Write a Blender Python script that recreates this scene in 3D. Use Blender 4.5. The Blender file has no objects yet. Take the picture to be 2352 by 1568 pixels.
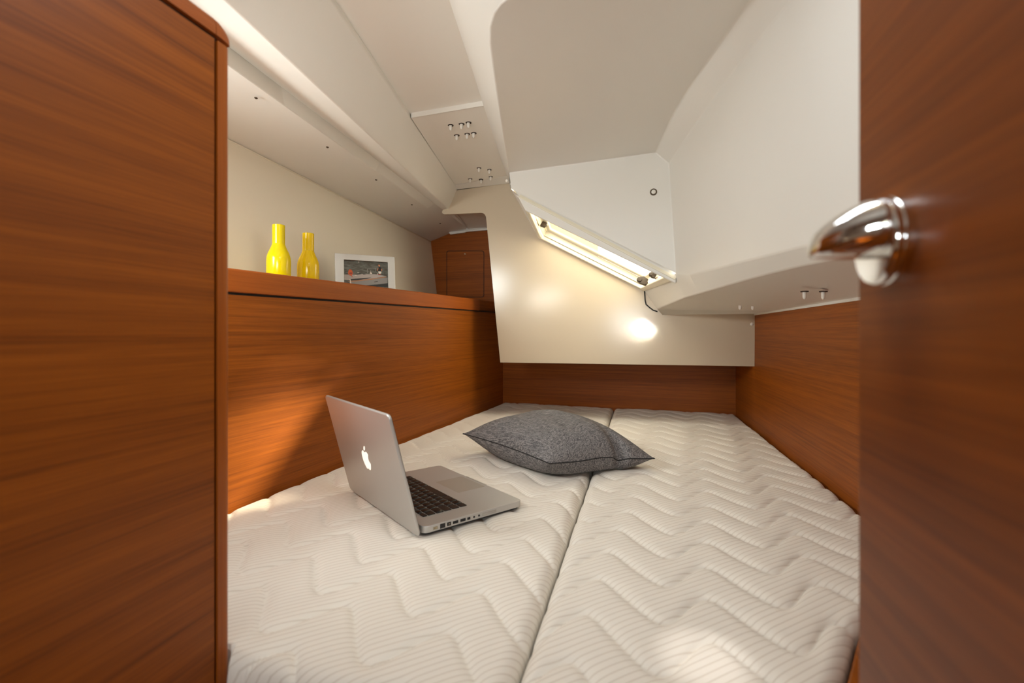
import bpy, bmesh, math, random
from mathutils import Vector, Matrix, noise
random.seed(7)
S = bpy.context.scene
COL = S.collection

# ------------------------------------------------------------------ camera
H = 1.19                       # eye height above the cabin sole
FPX = 17.0 / 36.0 * 2352.0     # 17 mm lens on a 2352 px frame
CX, CY = 1176.0, 765.0         # column of the optical axis, row of the horizon
cam = bpy.data.cameras.new('camera'); cam.lens = 17.0; cam.sensor_width = 36.0
cam.shift_y = -19.0 / 2352.0; cam.clip_start = 0.01
cam.dof.use_dof = True; cam.dof.focus_distance = 1.45; cam.dof.aperture_fstop = 4.0
cob = bpy.data.objects.new('camera', cam); COL.objects.link(cob)
cob.location = (0, 0, H); cob.rotation_euler = (math.pi / 2, 0, 0)
S.camera = cob

# ------------------------------------------------------------------ view / world / lights
S.view_settings.view_transform = 'Standard'
S.view_settings.look = 'None'
S.view_settings.gamma = 1.0
S.view_settings.use_curve_mapping = False
S.view_settings.exposure = -0.10
wd = bpy.data.worlds.new('sky'); S.world = wd; wd.use_nodes = True
bg = wd.node_tree.nodes['Background']
bg.inputs[0].default_value = (1.0, 0.93, 0.80, 1); bg.inputs[1].default_value = 11.0

SUN_DIR = Vector((-0.930, -1.080, -0.860)).normalized()   # through the port, onto the panelling opposite
sl = bpy.data.lights.new('sun', 'SUN'); sl.energy = 30.0; sl.angle = math.radians(3.0); sl.color = (1.0, 0.86, 0.62)
so = bpy.data.objects.new('sun', sl); COL.objects.link(so)
so.rotation_euler = SUN_DIR.to_track_quat('-Z', 'Y').to_euler(); so.location = (3, 4, 4)

def area(name, loc, target, sx, sy, power, color, spread=180):
    l = bpy.data.lights.new(name, 'AREA'); l.shape = 'RECTANGLE'; l.size = sx; l.size_y = sy
    l.energy = power; l.color = color; l.spread = math.radians(spread)
    o = bpy.data.objects.new(name, l); COL.objects.link(o); o.location = loc
    o.rotation_euler = (Vector(target) - Vector(loc)).to_track_quat('-Z', 'Y').to_euler()
    return o
# daylight of the saloon behind the open cabin door, and of the hull port beside the locker
area('saloon_daylight', (-0.38, -1.20, H + .12), (0.0, 1.2, H + .50), 0.27, 0.16, 9.5, (0.92, 1.0, 1.02))
area('hull_port_daylight', (-1.08, 0.86, H + .40), (0.5, 1.8, H - .35), 0.52, 0.24, 8.0, (0.93, 1.0, 1.0), 135)

# ------------------------------------------------------------------ helpers
def W(u, v, d):
    return Vector(((u - CX) / FPX * d, d, H + (CY - v) / FPX * d))
def hit(u, v, p0, n):
    r = Vector(((u - CX) / FPX, 1.0, (CY - v) / FPX)); o = Vector((0, 0, H))
    return o + r * ((p0 - o).dot(n) / r.dot(n))
def zc(x, y, z): return Vector((x, y, H + z))      # height given from eye level

MAT = {}
def mat(name, color, rough=0.5, metal=0.0, spec=0.5, coat=0.0):
    m = bpy.data.materials.new(name); m.use_nodes = True
    b = m.node_tree.nodes['Principled BSDF']
    b.inputs['Base Color'].default_value = (*color, 1); b.inputs['Roughness'].default_value = rough
    b.inputs['Metallic'].default_value = metal; b.inputs['Specular IOR Level'].default_value = spec
    b.inputs['Coat Weight'].default_value = coat
    MAT[name] = m
    return m
def srgb(r, g, b):
    f = lambda c: (c / 255 / 12.92) if c / 255 <= 0.04045 else ((c / 255 + 0.055) / 1.055) ** 2.4
    return (f(r), f(g), f(b))

def nd(nt, t, **kw):
    n = nt.nodes.new(t)
    for k, v in kw.items(): setattr(n, k, v)
    return n
def wood(name, heading, dark, light, rough=0.48, scale=1.0, vertical=False):
    """teak veneer; heading = plan angle of the grain"""
    m = mat(name, light, rough, 0, 0.25); nt = m.node_tree; b = nt.nodes['Principled BSDF']; L = nt.links.new
    tc = nd(nt, 'ShaderNodeTexCoord'); mp = nd(nt, 'ShaderNodeMapping'); mp.inputs['Rotation'].default_value = (0, 0, -heading)
    L(tc.outputs['Object'], mp.inputs['Vector'])
    def streak(sx, sy, sz, detail, dist):
        s = nd(nt, 'ShaderNodeMapping'); s.inputs['Scale'].default_value = (sz, sy, sx) if vertical else (sx, sy, sz)
        L(mp.outputs[0], s.inputs['Vector'])
        n = nd(nt, 'ShaderNodeTexNoise'); n.inputs['Scale'].default_value = scale; n.inputs['Detail'].default_value = detail
        n.inputs['Distortion'].default_value = dist; n.inputs['Roughness'].default_value = 0.6
        L(s.outputs[0], n.inputs['Vector']); return n
    n1 = streak(1.3, 120, 120, 5, 0.15); n2 = streak(9, 420, 420, 3, 0.1); n3 = streak(0.4, 22, 22, 2, 0.1)
    a = nd(nt, 'ShaderNodeMath', operation='MULTIPLY'); a.inputs[1].default_value = 0.50; L(n1.outputs[0], a.inputs[0])
    a2 = nd(nt, 'ShaderNodeMath', operation='MULTIPLY_ADD'); a2.inputs[1].default_value = 0.34; L(n2.outputs[0], a2.inputs[0]); L(a.outputs[0], a2.inputs[2])
    a3 = nd(nt, 'ShaderNodeMath', operation='MULTIPLY_ADD'); a3.inputs[1].default_value = 0.18; L(n3.outputs[0], a3.inputs[0]); L(a2.outputs[0], a3.inputs[2])
    cr = nd(nt, 'ShaderNodeValToRGB'); e = cr.color_ramp.elements
    e[0].position = 0.34; e[0].color = (*dark, 1); e[1].position = 0.63; e[1].color = (*light, 1)
    L(a3.outputs[0], cr.inputs[0]); L(cr.outputs[0], b.inputs['Base Color'])
    bp = nd(nt, 'ShaderNodeBump'); bp.inputs['Strength'].default_value = 0.06; bp.inputs['Distance'].default_value = 0.002
    L(n2.outputs[0], bp.inputs['Height']); L(bp.outputs[0], b.inputs['Normal'])
    return m

def new(name, verts, faces, m=None, parent=None, smooth=False, bevel=0, seg=3):
    me = bpy.data.meshes.new(name); me.from_pydata([tuple(v) for v in verts], [], faces); me.validate(); me.update()
    o = bpy.data.objects.new(name, me); COL.objects.link(o)
    if m is not None: me.materials.append(MAT[m] if isinstance(m, str) else m)
    if smooth:
        for p in me.polygons: p.use_smooth = True
    if bevel:
        md = o.modifiers.new('bevel', 'BEVEL'); md.width = bevel; md.segments = seg; md.limit_method = 'ANGLE'
        md.angle_limit = math.radians(20); md.harden_normals = False
        for p in me.polygons: p.use_smooth = True
        w = o.modifiers.new('wn', 'WEIGHTED_NORMAL'); w.keep_sharp = True
    if parent is not None: o.parent = parent
    return o
def prism(pts, vec):
    """closed prism: polygon pts swept by vec"""
    n = len(pts); vec = Vector(vec)
    v = [Vector(p) for p in pts] + [Vector(p) + vec for p in pts]
    f = [tuple(range(n))[::-1], tuple(range(n, 2 * n))] + [(i, (i + 1) % n, n + (i + 1) % n, n + i) for i in range(n)]
    return v, f
def fixn(o):
    bm = bmesh.new(); bm.from_mesh(o.data); bmesh.ops.recalc_face_normals(bm, faces=bm.faces); bm.to_mesh(o.data); bm.free(); return o
def slab(name, pts, vec, m, parent=None, bevel=0, seg=3):
    return fixn(new(name, *prism(pts, vec), m, parent, bevel=bevel, seg=seg))
def box(name, c, sx, sy, sz, m, parent=None, bevel=0, seg=3):
    x, y, z = sx / 2, sy / 2, sz / 2; c = Vector(c)
    return slab(name, [c + Vector(p) for p in ((-x, -y, -z), (x, -y, -z), (x, y, -z), (-x, y, -z))], (0, 0, sz), m, parent, bevel, seg)
def tube(name, pts, r, m, parent=None, closed=False, n=8):
    pts = [Vector(p) for p in pts]; V = []; F = []; k = len(pts)
    for i, p in enumerate(pts):
        t = (pts[(i + 1) % k] - pts[i - 1]) if closed else (pts[min(i + 1, k - 1)] - pts[max(i - 1, 0)])
        t.normalize(); a = t.cross(Vector((0, 0, 1)))
        if a.length < 1e-3: a = t.cross(Vector((1, 0, 0)))
        a.normalize(); b = t.cross(a)
        for j in range(n):
            q = 2 * math.pi * j / n; V.append(p + (a * math.cos(q) + b * math.sin(q)) * r)
    for i in range(k if closed else k - 1):
        for j in range(n):
            i2 = (i + 1) % k; F.append((i * n + j, i * n + (j + 1) % n, i2 * n + (j + 1) % n, i2 * n + j))
    if not closed: F += [tuple(range(n))[::-1], tuple(range((k - 1) * n, k * n))]
    return new(name, V, F, m, parent, smooth=True)
def lathe(name, prof, c, axis, m, parent=None, n=24, smooth=True):
    """prof = [(radius, height along axis)]"""
    axis = Vector(axis).normalized(); a = axis.orthogonal().normalized(); b = axis.cross(a); V = []; F = []
    for r, h in prof:
        for j in range(n):
            q = 2 * math.pi * j / n; V.append(Vector(c) + axis * h + (a * math.cos(q) + b * math.sin(q)) * r)
    for i in range(len(prof) - 1):
        for j in range(n): F.append((i * n + j, i * n + (j + 1) % n, (i + 1) * n + (j + 1) % n, (i + 1) * n + j))
    F += [tuple(range(n))[::-1], tuple(range((len(prof) - 1) * n, len(prof) * n))]
    o = fixn(new(name, V, F, m, parent, smooth=smooth))
    if smooth:
        md = o.modifiers.new('es', 'EDGE_SPLIT'); md.split_angle = math.radians(45)
    return o
def tag(o, label, cat=None, group=None, kind=None):
    o['label'] = label
    if cat: o['category'] = cat
    if group: o['group'] = group
    if kind: o['kind'] = kind
    return o
def struct(o, label, cat): return tag(o, label, cat, kind='structure')
def empty(name, loc, rz=0.0):
    o = bpy.data.objects.new(name, None); COL.objects.link(o); o.location = loc; o.rotation_euler = (0, 0, rz); o.empty_display_size = 0.05
    return o
def under(o, parent):
    o.parent = parent; o.matrix_parent_inverse = Matrix.Translation(-parent.location) if parent.rotation_euler.z == 0 else parent.matrix_world.inverted()
    return o

# ------------------------------------------------------------------ materials
TD, TL = srgb(112, 54, 8), srgb(160, 85, 16)
HL = math.atan2(1.675, 0.584)          # heading of the berth-side panelling
HR = math.atan2(1.262, 0.309)          # heading of the inboard panelling
HB = math.atan2(-0.391, 1.147)         # heading of the aft wall
HA = math.atan2(1.0, 0.256)            # boat's own axis
wood('teak_left', HL, TD, TL); wood('teak_right', HR, TD, TL); wood('teak_back', HB, TD, TL)
wood('teak_axis', HA, TD, TL, rough=0.42); wood('teak_solid', HL, srgb(140, 68, 18), srgb(166, 86, 26), rough=0.4)
wood('teak_post', HA, srgb(140, 70, 18), srgb(166, 88, 26), rough=0.35, vertical=True)
def soft_white(name, col, rough, bump=0.0, scale=60):
    m = mat(name, col, rough); nt = m.node_tree; b = nt.nodes['Principled BSDF']
    tc = nd(nt, 'ShaderNodeTexCoord'); n = nd(nt, 'ShaderNodeTexNoise'); n.inputs['Scale'].default_value = scale; n.inputs['Detail'].default_value = 3
    nt.links.new(tc.outputs['Object'], n.inputs['Vector'])
    bp = nd(nt, 'ShaderNodeBump'); bp.inputs['Strength'].default_value = bump; bp.inputs['Distance'].default_value = 0.002
    nt.links.new(n.outputs[0], bp.inputs['Height']); nt.links.new(bp.outputs[0], b.inputs['Normal'])
    return m
soft_white('gelcoat', srgb(232, 228, 220), 0.38, 0.02, 9)
soft_white('headliner', srgb(243, 239, 231), 0.55, 0.03, 30)
soft_white('laminate', srgb(206, 190, 166), 0.19, 0.004, 6)
soft_white('vinyl', srgb(238, 228, 208), 0.6, 0.05, 220)
soft_white('saloon_white', srgb(205, 198, 188), 0.7)
mat('dark_gap', (0.012, 0.008, 0.006), 0.8); mat('black_rubber', (0.01, 0.01, 0.01), 0.5)
mat('cap_white', srgb(235, 230, 220), 0.4); mat('hole_dark', srgb(58, 44, 34), 0.8); mat('screw', srgb(96, 84, 70), 0.4, 0.8)
mat('brass', srgb(220, 205, 170), 0.3, 1.0)
mat('chrome', (0.80, 0.79, 0.77), 0.06, 1.0)
mat('aluminium', srgb(196, 194, 190), 0.42, 0.55); mat('aluminium_pad', srgb(180, 174, 164), 0.42, 0.5)
mat('key_black', (0.012, 0.011, 0.010), 0.42); mat('port_black', (0.006, 0.006, 0.008), 0.3); mat('screen_glass', (0.01, 0.01, 0.012), 0.08)
mat('port_metal', srgb(170, 160, 140), 0.35, 0.9)
mat('latch_brown', srgb(62, 48, 34), 0.4); mat('port_frame', srgb(238, 230, 208), 0.25)
mat('cockpit_cream', srgb(172, 152, 104), 0.7)
mat('yellow_glass', srgb(246, 222, 0), 0.15, 0, 0.45, 0.0); 
mat('yellow_deep', srgb(240, 202, 0), 0.15, 0, 0.45, 0.0)
for k in ('yellow_glass', 'yellow_deep'):
    MAT[k].node_tree.nodes['Principled BSDF'].inputs['Subsurface Weight'].default_value = 0.0
mat('frame_silver', srgb(205, 202, 194), 0.35, 0.35)
m = mat('logo_glow', (0.9, 0.9, 0.85), 0.4); b = m.node_tree.nodes['Principled BSDF']
b.inputs['Emission Color'].default_value = (1, 0.94, 0.80, 1); b.inputs['Emission Strength'].default_value = 0.75
m = mat('port_glass', (1, 1, 1), 0.02); nt = m.node_tree; tb = nd(nt, 'ShaderNodeBsdfTransparent'); gb = nd(nt, 'ShaderNodeBsdfGlossy'); gb.inputs['Roughness'].default_value = 0.02
mx = nd(nt, 'ShaderNodeMixShader'); mx.inputs[0].default_value = 0.07; tb.inputs[0].default_value = (0.96, 0.97, 0.94, 1)
nt.links.new(tb.outputs[0], mx.inputs[1]); nt.links.new(gb.outputs[0], mx.inputs[2]); nt.links.new(mx.outputs[0], nt.nodes['Material Output'].inputs['Surface'])
# mattress ticking: fine woven ribs
m = mat('ticking', srgb(226, 220, 209), 0.85, 0, 0.2); nt = m.node_tree; b = nt.nodes['Principled BSDF']
tc = nd(nt, 'ShaderNodeTexCoord'); mp = nd(nt, 'ShaderNodeMapping'); mp.inputs['Rotation'].default_value = (0, 0, math.radians(62))
wv = nd(nt, 'ShaderNodeTexWave', wave_type='BANDS', bands_direction='X'); wv.inputs['Scale'].default_value = 31.0
wv.inputs['Distortion'].default_value = 0.6; wv.inputs['Detail'].default_value = 1.0; wv.inputs['Detail Scale'].default_value = 0.15
nt.links.new(tc.outputs['Object'], mp.inputs['Vector']); nt.links.new(mp.outputs[0], wv.inputs['Vector'])
cr = nd(nt, 'ShaderNodeValToRGB'); e = cr.color_ramp.elements
e[0].position = 0.0; e[0].color = (*srgb(216, 206, 193), 1); e[1].position = 0.20; e[1].color = (*srgb(234, 227, 216), 1)
nt.links.new(wv.outputs[0], cr.inputs[0]); nt.links.new(cr.outputs[0], b.inputs['Base Color'])
bp = nd(nt, 'ShaderNodeBump'); bp.inputs['Strength'].default_value = 0.22; bp.inputs['Distance'].default_value = 0.0012
nt.links.new(wv.outputs[0], bp.inputs['Height']); nt.links.new(bp.outputs[0], b.inputs['Normal'])
# heathered grey linen
m = mat('linen', srgb(95, 90, 86), 0.95, 0, 0.15); nt = m.node_tree; b = nt.nodes['Principled BSDF']
tc = nd(nt, 'ShaderNodeTexCoord'); outs = []
for sc in ((40, 900, 300), (900, 40, 300)):
    mp = nd(nt, 'ShaderNodeMapping'); mp.inputs['Rotation'].default_value = (0, 0, math.radians(42)); mp2 = nd(nt, 'ShaderNodeMapping'); mp2.inputs['Scale'].default_value = sc
    n = nd(nt, 'ShaderNodeTexNoise'); n.inputs['Scale'].default_value = 1.0; n.inputs['Detail'].default_value = 2
    nt.links.new(tc.outputs['Object'], mp.inputs['Vector']); nt.links.new(mp.outputs[0], mp2.inputs['Vector']); nt.links.new(mp2.outputs[0], n.inputs['Vector']); outs.append(n)
ad = nd(nt, 'ShaderNodeMath', operation='ADD'); nt.links.new(outs[0].outputs[0], ad.inputs[0]); nt.links.new(outs[1].outputs[0], ad.inputs[1])
cr = nd(nt, 'ShaderNodeValToRGB'); e = cr.color_ramp.elements
mr = nd(nt, 'ShaderNodeMapRange'); mr.inputs[1].default_value = 0.6; mr.inputs[2].default_value = 1.4
nt.links.new(ad.outputs[0], mr.inputs[0]); nt.links.new(mr.outputs[0], cr.inputs[0])
e[0].position = 0.3; e[0].color = (*srgb(82, 80, 81), 1); e[1].position = 0.75; e[1].color = (*srgb(152, 147, 145), 1)
nt.links.new(cr.outputs[0], b.inputs['Base Color'])
bp = nd(nt, 'ShaderNodeBump'); bp.inputs['Strength'].default_value = 0.4; bp.inputs['Distance'].default_value = 0.001
nt.links.new(ad.outputs[0], bp.inputs['Height']); nt.links.new(bp.outputs[0], b.inputs['Normal'])
mat('seam_dark', srgb(44, 42, 42), 0.9)

# ------------------------------------------------------------------ reference planes of the cabin (plan, metres)
UP = Vector((0, 0, 1))
G1, G2 = Vector((-0.636, 1.082, 0)), Vector((-0.052, 2.757, 0))      # outboard panelling on the berth
G3, G4 = Vector((1.095, 2.366, 0)), Vector((0.786, 1.104, 0))        # aft inboard corner, inboard panelling
LW = (G2 - G1); LWd = LW.normalized(); LWn = Vector((LWd.y, -LWd.x, 0))   # towards the cabin
AX = Vector((0.256, 1, 0)).normalized(); PX = Vector((AX.y, -AX.x, 0))
MT = 0.80                                                             # top of the mattresses
PA = Vector((1.007, 2.006, 0)); PN = -AX                              # white aft panel plane
def pan(u, v): return hit(u, v, PA, PN)
FA = Vector((-0.01, 1.9, 0))                                          # face under the cockpit
def fac(u, v): return hit(u, v, FA, PN)
def lw(s, z, off=0.0):
    p = G1 + LW * s + LWn * off; return Vector((p.x, p.y, H + z))
ztop = lambda s: 0.146 + 0.027 * s / 0.923
zbot = lambda s: 0.088 + 0.021 * s / 0.8

# ------------------------------------------------------------------ setting: sole, berth, walls
floor = struct(slab('floor', [(-1.4, -1.75, 0), (1.3, -1.75, 0), (1.3, 3.1, 0), (-1.4, 3.1, 0)], (0, 0, -0.05), 'teak_axis'), 'teak cabin sole below the berth', 'floor')
# outboard panelling under the shelf
p = [lw(-0.20, -0.55), lw(1.02, -0.55), lw(1.02, zbot(1.02)), lw(-0.20, zbot(-0.20))]
wl = struct(slab('wall_left', p, LWn * -0.02, 'teak_left'), 'teak veneered side panel between mattress and shelf', 'wall')
# fiddle rail
def rail_sec(s):
    zt, zb = ztop(s), zbot(s)
    return [lw(s, zb + 0.004, 0.008), lw(s, zt - 0.004, 0.008), lw(s, zt, 0.004), lw(s, zt, -0.020), lw(s, zb + 0.004, -0.020)]
a, b2 = rail_sec(-0.20), rail_sec(0.80)
n = 5; V = a + b2
Fc = [(i, (i + 1) % n, n + (i + 1) % n, n + i) for i in range(n)] + [tuple(range(n)), tuple(range(n, 2 * n))]
rl = struct(fixn(new('trim_1', V, Fc, 'teak_solid', bevel=0.003)), 'solid teak fiddle rail along the front of the shelf', 'trim')
a, b2 = [lw(0.80, zbot(.8) + .004, 0.0), lw(.80, ztop(.8) - .002, 0.0), lw(.8, ztop(.8) - .002, -.02), lw(.8, zbot(.8) + .004, -.02)], [lw(1.02, zbot(1.02) + .004, 0.0), lw(1.02, ztop(1.02) - .002, 0.0), lw(1.02, ztop(1.02) - .002, -.02), lw(1.02, zbot(1.02) + .004, -.02)]
o = fixn(new('rail_end', a + b2, [(i, (i + 1) % 4, 4 + (i + 1) % 4, 4 + i) for i in range(4)] + [(0, 1, 2, 3), (4, 5, 6, 7)], 'teak_left')); under(o, rl)
o = slab('shadow_groove', [lw(-0.20, zbot(-.20) - .001, .0005), lw(1.02, zbot(1.02) - .001, .0005), lw(1.02, zbot(1.02) + .005, .0005), lw(-.20, zbot(-.20) + .005, .0005)], LWn * -0.015, 'dark_gap'); under(o, wl)
# aft wall and inboard panelling
B0 = G2 - (G3 - G2) * 0.03; B1 = G3 + (G3 - G2) * 0.03; bn = Vector((0.391, 1.147, 0)).normalized()
def up(p, z): return Vector((p.x, p.y, H + z))
struct(slab('wall_back', [up(B0, -0.55), up(B1, -0.55), up(B1, -0.05), up(B0, -0.05)], bn * 0.02, 'teak_back'), 'dark teak wall across the foot of the berth', 'wall')
R0 = G4 - (G3 - G4) * 0.75; rn = Vector((1.262, -0.309, 0)).normalized()
wr = struct(slab('wall_right', [up(R0, -0.55), up(G3 + (G3 - G4) * .03, -0.55), up(G3 + (G3 - G4) * .03, 0.0815), up(R0, 0.0815)], rn * 0.02, 'teak_right'), 'teak veneered panel beside the inboard mattress', 'wall')
o = slab('capping', [up(R0, 0.074) - rn * .003, up(G3, 0.074) - rn * .003, up(G3, 0.081) - rn * .003, up(R0, 0.081) - rn * .003], rn * .006, 'gelcoat'); under(o, wr)

# white aft panel with its notch
def arc(c, r, a0, a1, n=5): return [(c[0] + r * math.cos(a0 + (a1 - a0) * i / n), c[1] + r * math.sin(a0 + (a1 - a0) * i / n)) for i in range(n + 1)]
px = [(1149, 832), (1733, 841), (1734, 716), (1560, 708), (1512, 690), (1495, 661), (1237, 545), (1196, 455), (1184, 421), (1168, 420), (1041, 438), (1032, 460), (1028, 475), (1026, 479),
      (1017, 482), (1015, 487), (1017, 491), (1021, 492), (1040, 491.3), (1104, 488.5), (1110, 489.5), (1114, 493), (1116.5, 499)]
wp = struct(slab('wall_aft', [pan(*q) for q in px], -PN * 0.012, 'laminate'), 'glossy white laminate panel above the foot of the berth', 'wall')
# thing: screw cap on the panel edge
def dome(name, c, n, r, m, parent, h=0.6):
    return under(lathe(name, [(r, -0.001), (r, r * 0.15), (r * .85, r * h * .7), (r * .5, r * h * .95), (0.0005, r * h)], c, n, m, n=12), parent)
dome('screw_cap', pan(1727, 744), PN, 0.007, 'cap_white', wp)
# wooden end wall above the shelf
E0 = Vector((-0.072, 2.70, 0)); Ed = Vector((-1.147, 0.391, 0)); En = Vector((-0.391, -1.147, 0)).normalized()
def end(u, v, off=0.0): return hit(u, v, E0 + En * off, En)
we = struct(slab('wall_end', [up(E0 - Ed * 0.15, 0.0), up(E0 + Ed * 0.55, 0.0), up(E0 + Ed * .55, 0.62), up(E0 - Ed * .15, 0.62)], -En * 0.015, 'teak_back'), 'teak bulkhead closing the far end of the shelf', 'wall')
def rrect(u0, v0, u1, v1, r, f):
    q = arc((u1 - r, v1 - r), r, 0, math.pi / 2) + arc((u0 + r, v1 - r), r, math.pi / 2, math.pi) + arc((u0 + r, v0 + r), r, math.pi, 1.5 * math.pi) + arc((u1 - r, v0 + r), r, 1.5 * math.pi, 2 * math.pi)
    return [f(*t) for t in q]
o = slab('hatch_gap', rrect(1025.5, 575.5, 1112, 682.5, 5, lambda u, v: end(u, v, 0.0008)), -En * 0.006, 'dark_gap'); under(o, we)
hp = slab('access_hatch', rrect(1026.8, 576.8, 1110.8, 681.3, 4.5, lambda u, v: end(u, v, 0.0012)), -En * 0.006, 'teak_back'); under(hp, we)
o = lathe('latch_screw', [(0.005, 0), (0.005, 0.003), (0.0025, 0.005)], end(1068, 583, 0.001), En, 'brass', n=12); under(o, hp)
o.parent = hp; o.matrix_parent_inverse = Matrix.Identity(4)
# move grandchild cleanly: parent matrices are identity for the setting meshes

# ------------------------------------------------------------------ hull liner, shelf, side-deck ceiling
def ext(p, q, y): return p + (q - p) * ((y - p.y) / (q.y - p.y))
Kn, Kf = W(524, 318, 1.57), W(988, 553, 2.83)
Cn, Cf = W(524, 150, 1.11), W(1045, 523, 2.70)
Bn, Bf = W(524, 107, 1.13), W(1012, 478, 2.37)
Dn, Df = W(514, 0, 0.90), W(1025, 476, 2.31)
Tn, Tf = W(760, 0, 1.07), W(1045, 424, 2.28)
Qn, Qf = Kn + LWn * 0.070, W(1003, 680, 2.82)
Qf = Kf + (Qf - Kf) * ((Kf.z - (H + 0.05)) / (Kf.z - Qf.z)); Qn = Vector((Qn.x, Qn.y, H + 0.05))
NY, FYY = 0.55, 2.92
ln = struct(slab('wall_outboard', [ext(Kn, Kf, NY), ext(Kn, Kf, FYY), ext(Qn, Qf, FYY), ext(Qn, Qf, NY)], -LWn * 0.012, 'vinyl'), 'cream vinyl hull lining behind the shelf', 'wall')
# thin double bead at the knuckle
for k, (dz, r) in enumerate(((-0.004, 0.0022), (-0.020, 0.0015))):
    p0, p1 = ext(Kn, Kf, NY) + Vector((0, 0, dz)) + LWn * .001, ext(Kn, Kf, 2.85) + Vector((0, 0, dz)) + LWn * .001
    o = tube('edge_bead', [p0, p1], r, 'vinyl'); under(o, ln)
# shelf top
sh = [lw(-0.20, 0.125), lw(1.02, 0.125), up(ext(Qn, Qf, FYY), 0.125), up(ext(Qn, Qf, NY), 0.125)]
struct(slab('shelf', sh, (0, 0, -0.015), 'teak_left'), 'teak shelf behind the fiddle rail', 'shelf')
# side deck underside, coves, bright strip, beam: one moulded liner
def loft(name, lines, m, label, cat, ys, bevel=0.0):
    V = []; F = []; k = len(lines)
    for y in ys:
        for (p, q, lo, hi) in lines: V.append(ext(p, q, min(max(y, lo), hi)))
    for i in range(len(ys) - 1):
        for j in range(k - 1): F.append((i * k + j, i * k + j + 1, (i + 1) * k + j + 1, (i + 1) * k + j))
    return struct(new(name, V, F, m, bevel=bevel), label, cat)
ysA = [0.3, 0.8, 1.3, 1.8, 2.3, 2.88]
cs = loft('ceiling_side', [(Kn, Kf, 0, 3), (Cn, Cf, 0, 3), (Bn, Bf, 0, 3)], 'gelcoat', 'white moulded underside of the side deck above the shelf', 'ceiling', ysA, 0.003)
cb = loft('ceiling_beam', [(Bn, Bf, 0, 3), (Dn, Df, 0, 3), (Dn.lerp(Tn, 0.12) + Vector((0, 0, -.004)), Df.lerp(Tf, .12) + Vector((0, 0, -.004)), 0, 2.9), (Dn.lerp(Tn, .55) + Vector((0, 0, -.002)), Df.lerp(Tf, .55) + Vector((0, 0, -.004)), 0, 2.9), (Tn, Tf, 0, 2.9), (Tn + Vector((-.002, 0, .06)), Tf + Vector((-.002, 0, .06)), 0, 2.9)], 'headliner', 'white moulded deck beam running aft beside the ceiling panel', 'ceiling', ysA, 0.004)
an = (Cn - Kn).cross(Kf - Kn).normalized()
if an.z > 0: an = -an
for (u, v) in ((588, 225), (752, 338), (864, 413), (946, 470), (1011, 513)):
    c = hit(u, v, Kn, an); o = lathe('screw', [(0.0042, -0.001), (0.0042, 0.001), (0.002, 0.0025)], c, an, 'screw', n=10); under(o, cs)

# overhead panel with bolts
def onceil(u, v, dz=0.0):
    n = Vector((0.06, -.0371, -1)); return hit(u, v, Tf + Vector((0, 0, dz)), n)
q = [onceil(945, 271), onceil(1112, 243), None, Vector((0.06, 2.20, 0)), onceil(1160, 405), onceil(1045, 424)]
q[2] = q[0] + (q[1] - q[0]) * ((.06 - q[0].x) / (q[1].x - q[0].x))
czz = lambda x, y: Tf.z + .06 * (x - Tf.x) - .0371 * (y - Tf.y)
for t in (2, 3): q[t].z = czz(q[t].x, q[t].y)
ce = struct(slab('ceiling', q, (0, 0, 0.012), 'headliner'), 'white overhead panel pierced by two clusters of bolts', 'ceiling')
# forward part, one step higher
e0, e1 = q[0], q[2]
st = [ext(Tn, Tf, 0.3), ext(Tn, Tf, e0.y), e1, Vector((0.06, 0.3, e1.z))]
st = [p + Vector((0, 0, 0.012)) for p in st]; 
cf = struct(slab('ceiling_forward', [Vector((x, y, czz(x, y) + .015)) for x, y in ((-.52, .3), (e0.x - .03, e0.y + .012), (e1.x, e1.y + .004), (.06, .3))], (0, 0, 0.012), 'headliner'), 'white overhead panel nearer the door, one step higher', 'ceiling')
sb = slab('step_edge', [q[0] + Vector((0, -.004, -.001)), q[1] + Vector((0, -.004, -.001)), e1 + Vector((0, -.004, -.001)), e1 + Vector((0, -.004, .02)), q[1] + Vector((0, -.004, .02)), q[0] + Vector((0, -.004, .02))], (0, 0.006, 0), 'gelcoat'); under(sb, ce)
# cove above the aft panel
t0, t1 = pan(1041, 438), pan(1184, 421)
cv = slab('cove', [onceil(1043, 425), onceil(1185, 401), t1 + Vector((0, -.004, 0.002)), t0 + Vector((0, -.004, .002))], (0, 0.01, 0.012), 'gelcoat', bevel=.002); under(cv, ce)
def bolt(u, v, parent, hitf, n, r=0.0095, hr=None):
    c = hitf(u, v); hr = hr or r * 1.0
    h = under(lathe('bolt_hole', [(hr, -0.002), (hr, 0.0006)], c, n, 'hole_dark', n=14, smooth=False), parent)
    o = lathe('bolt_cap', [(r * .52, -0.002), (r * .52, 0.010), (r * .45, 0.0145), (r * .25, 0.017), (0.0004, 0.018)], c, n, 'cap_white', n=12); under(o, parent)
    lathe_ring = None
for (u, v) in ((1035, 288), (1060, 285), (1076, 282), (1049, 311), (1073, 308), (1088, 306)): bolt(u, v, ce, onceil, (0, 0, -1), 0.0105)
for (u, v) in ((1100, 386), (1124, 390), (1080, 411), (1127, 406)): bolt(u, v, ce, onceil, (0, 0, -1), 0.0100)
bolt(1105, 413, ce, lambda u, v: onceil(u, v, -0.002), (0, 0, -1), 0.0100)

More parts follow.
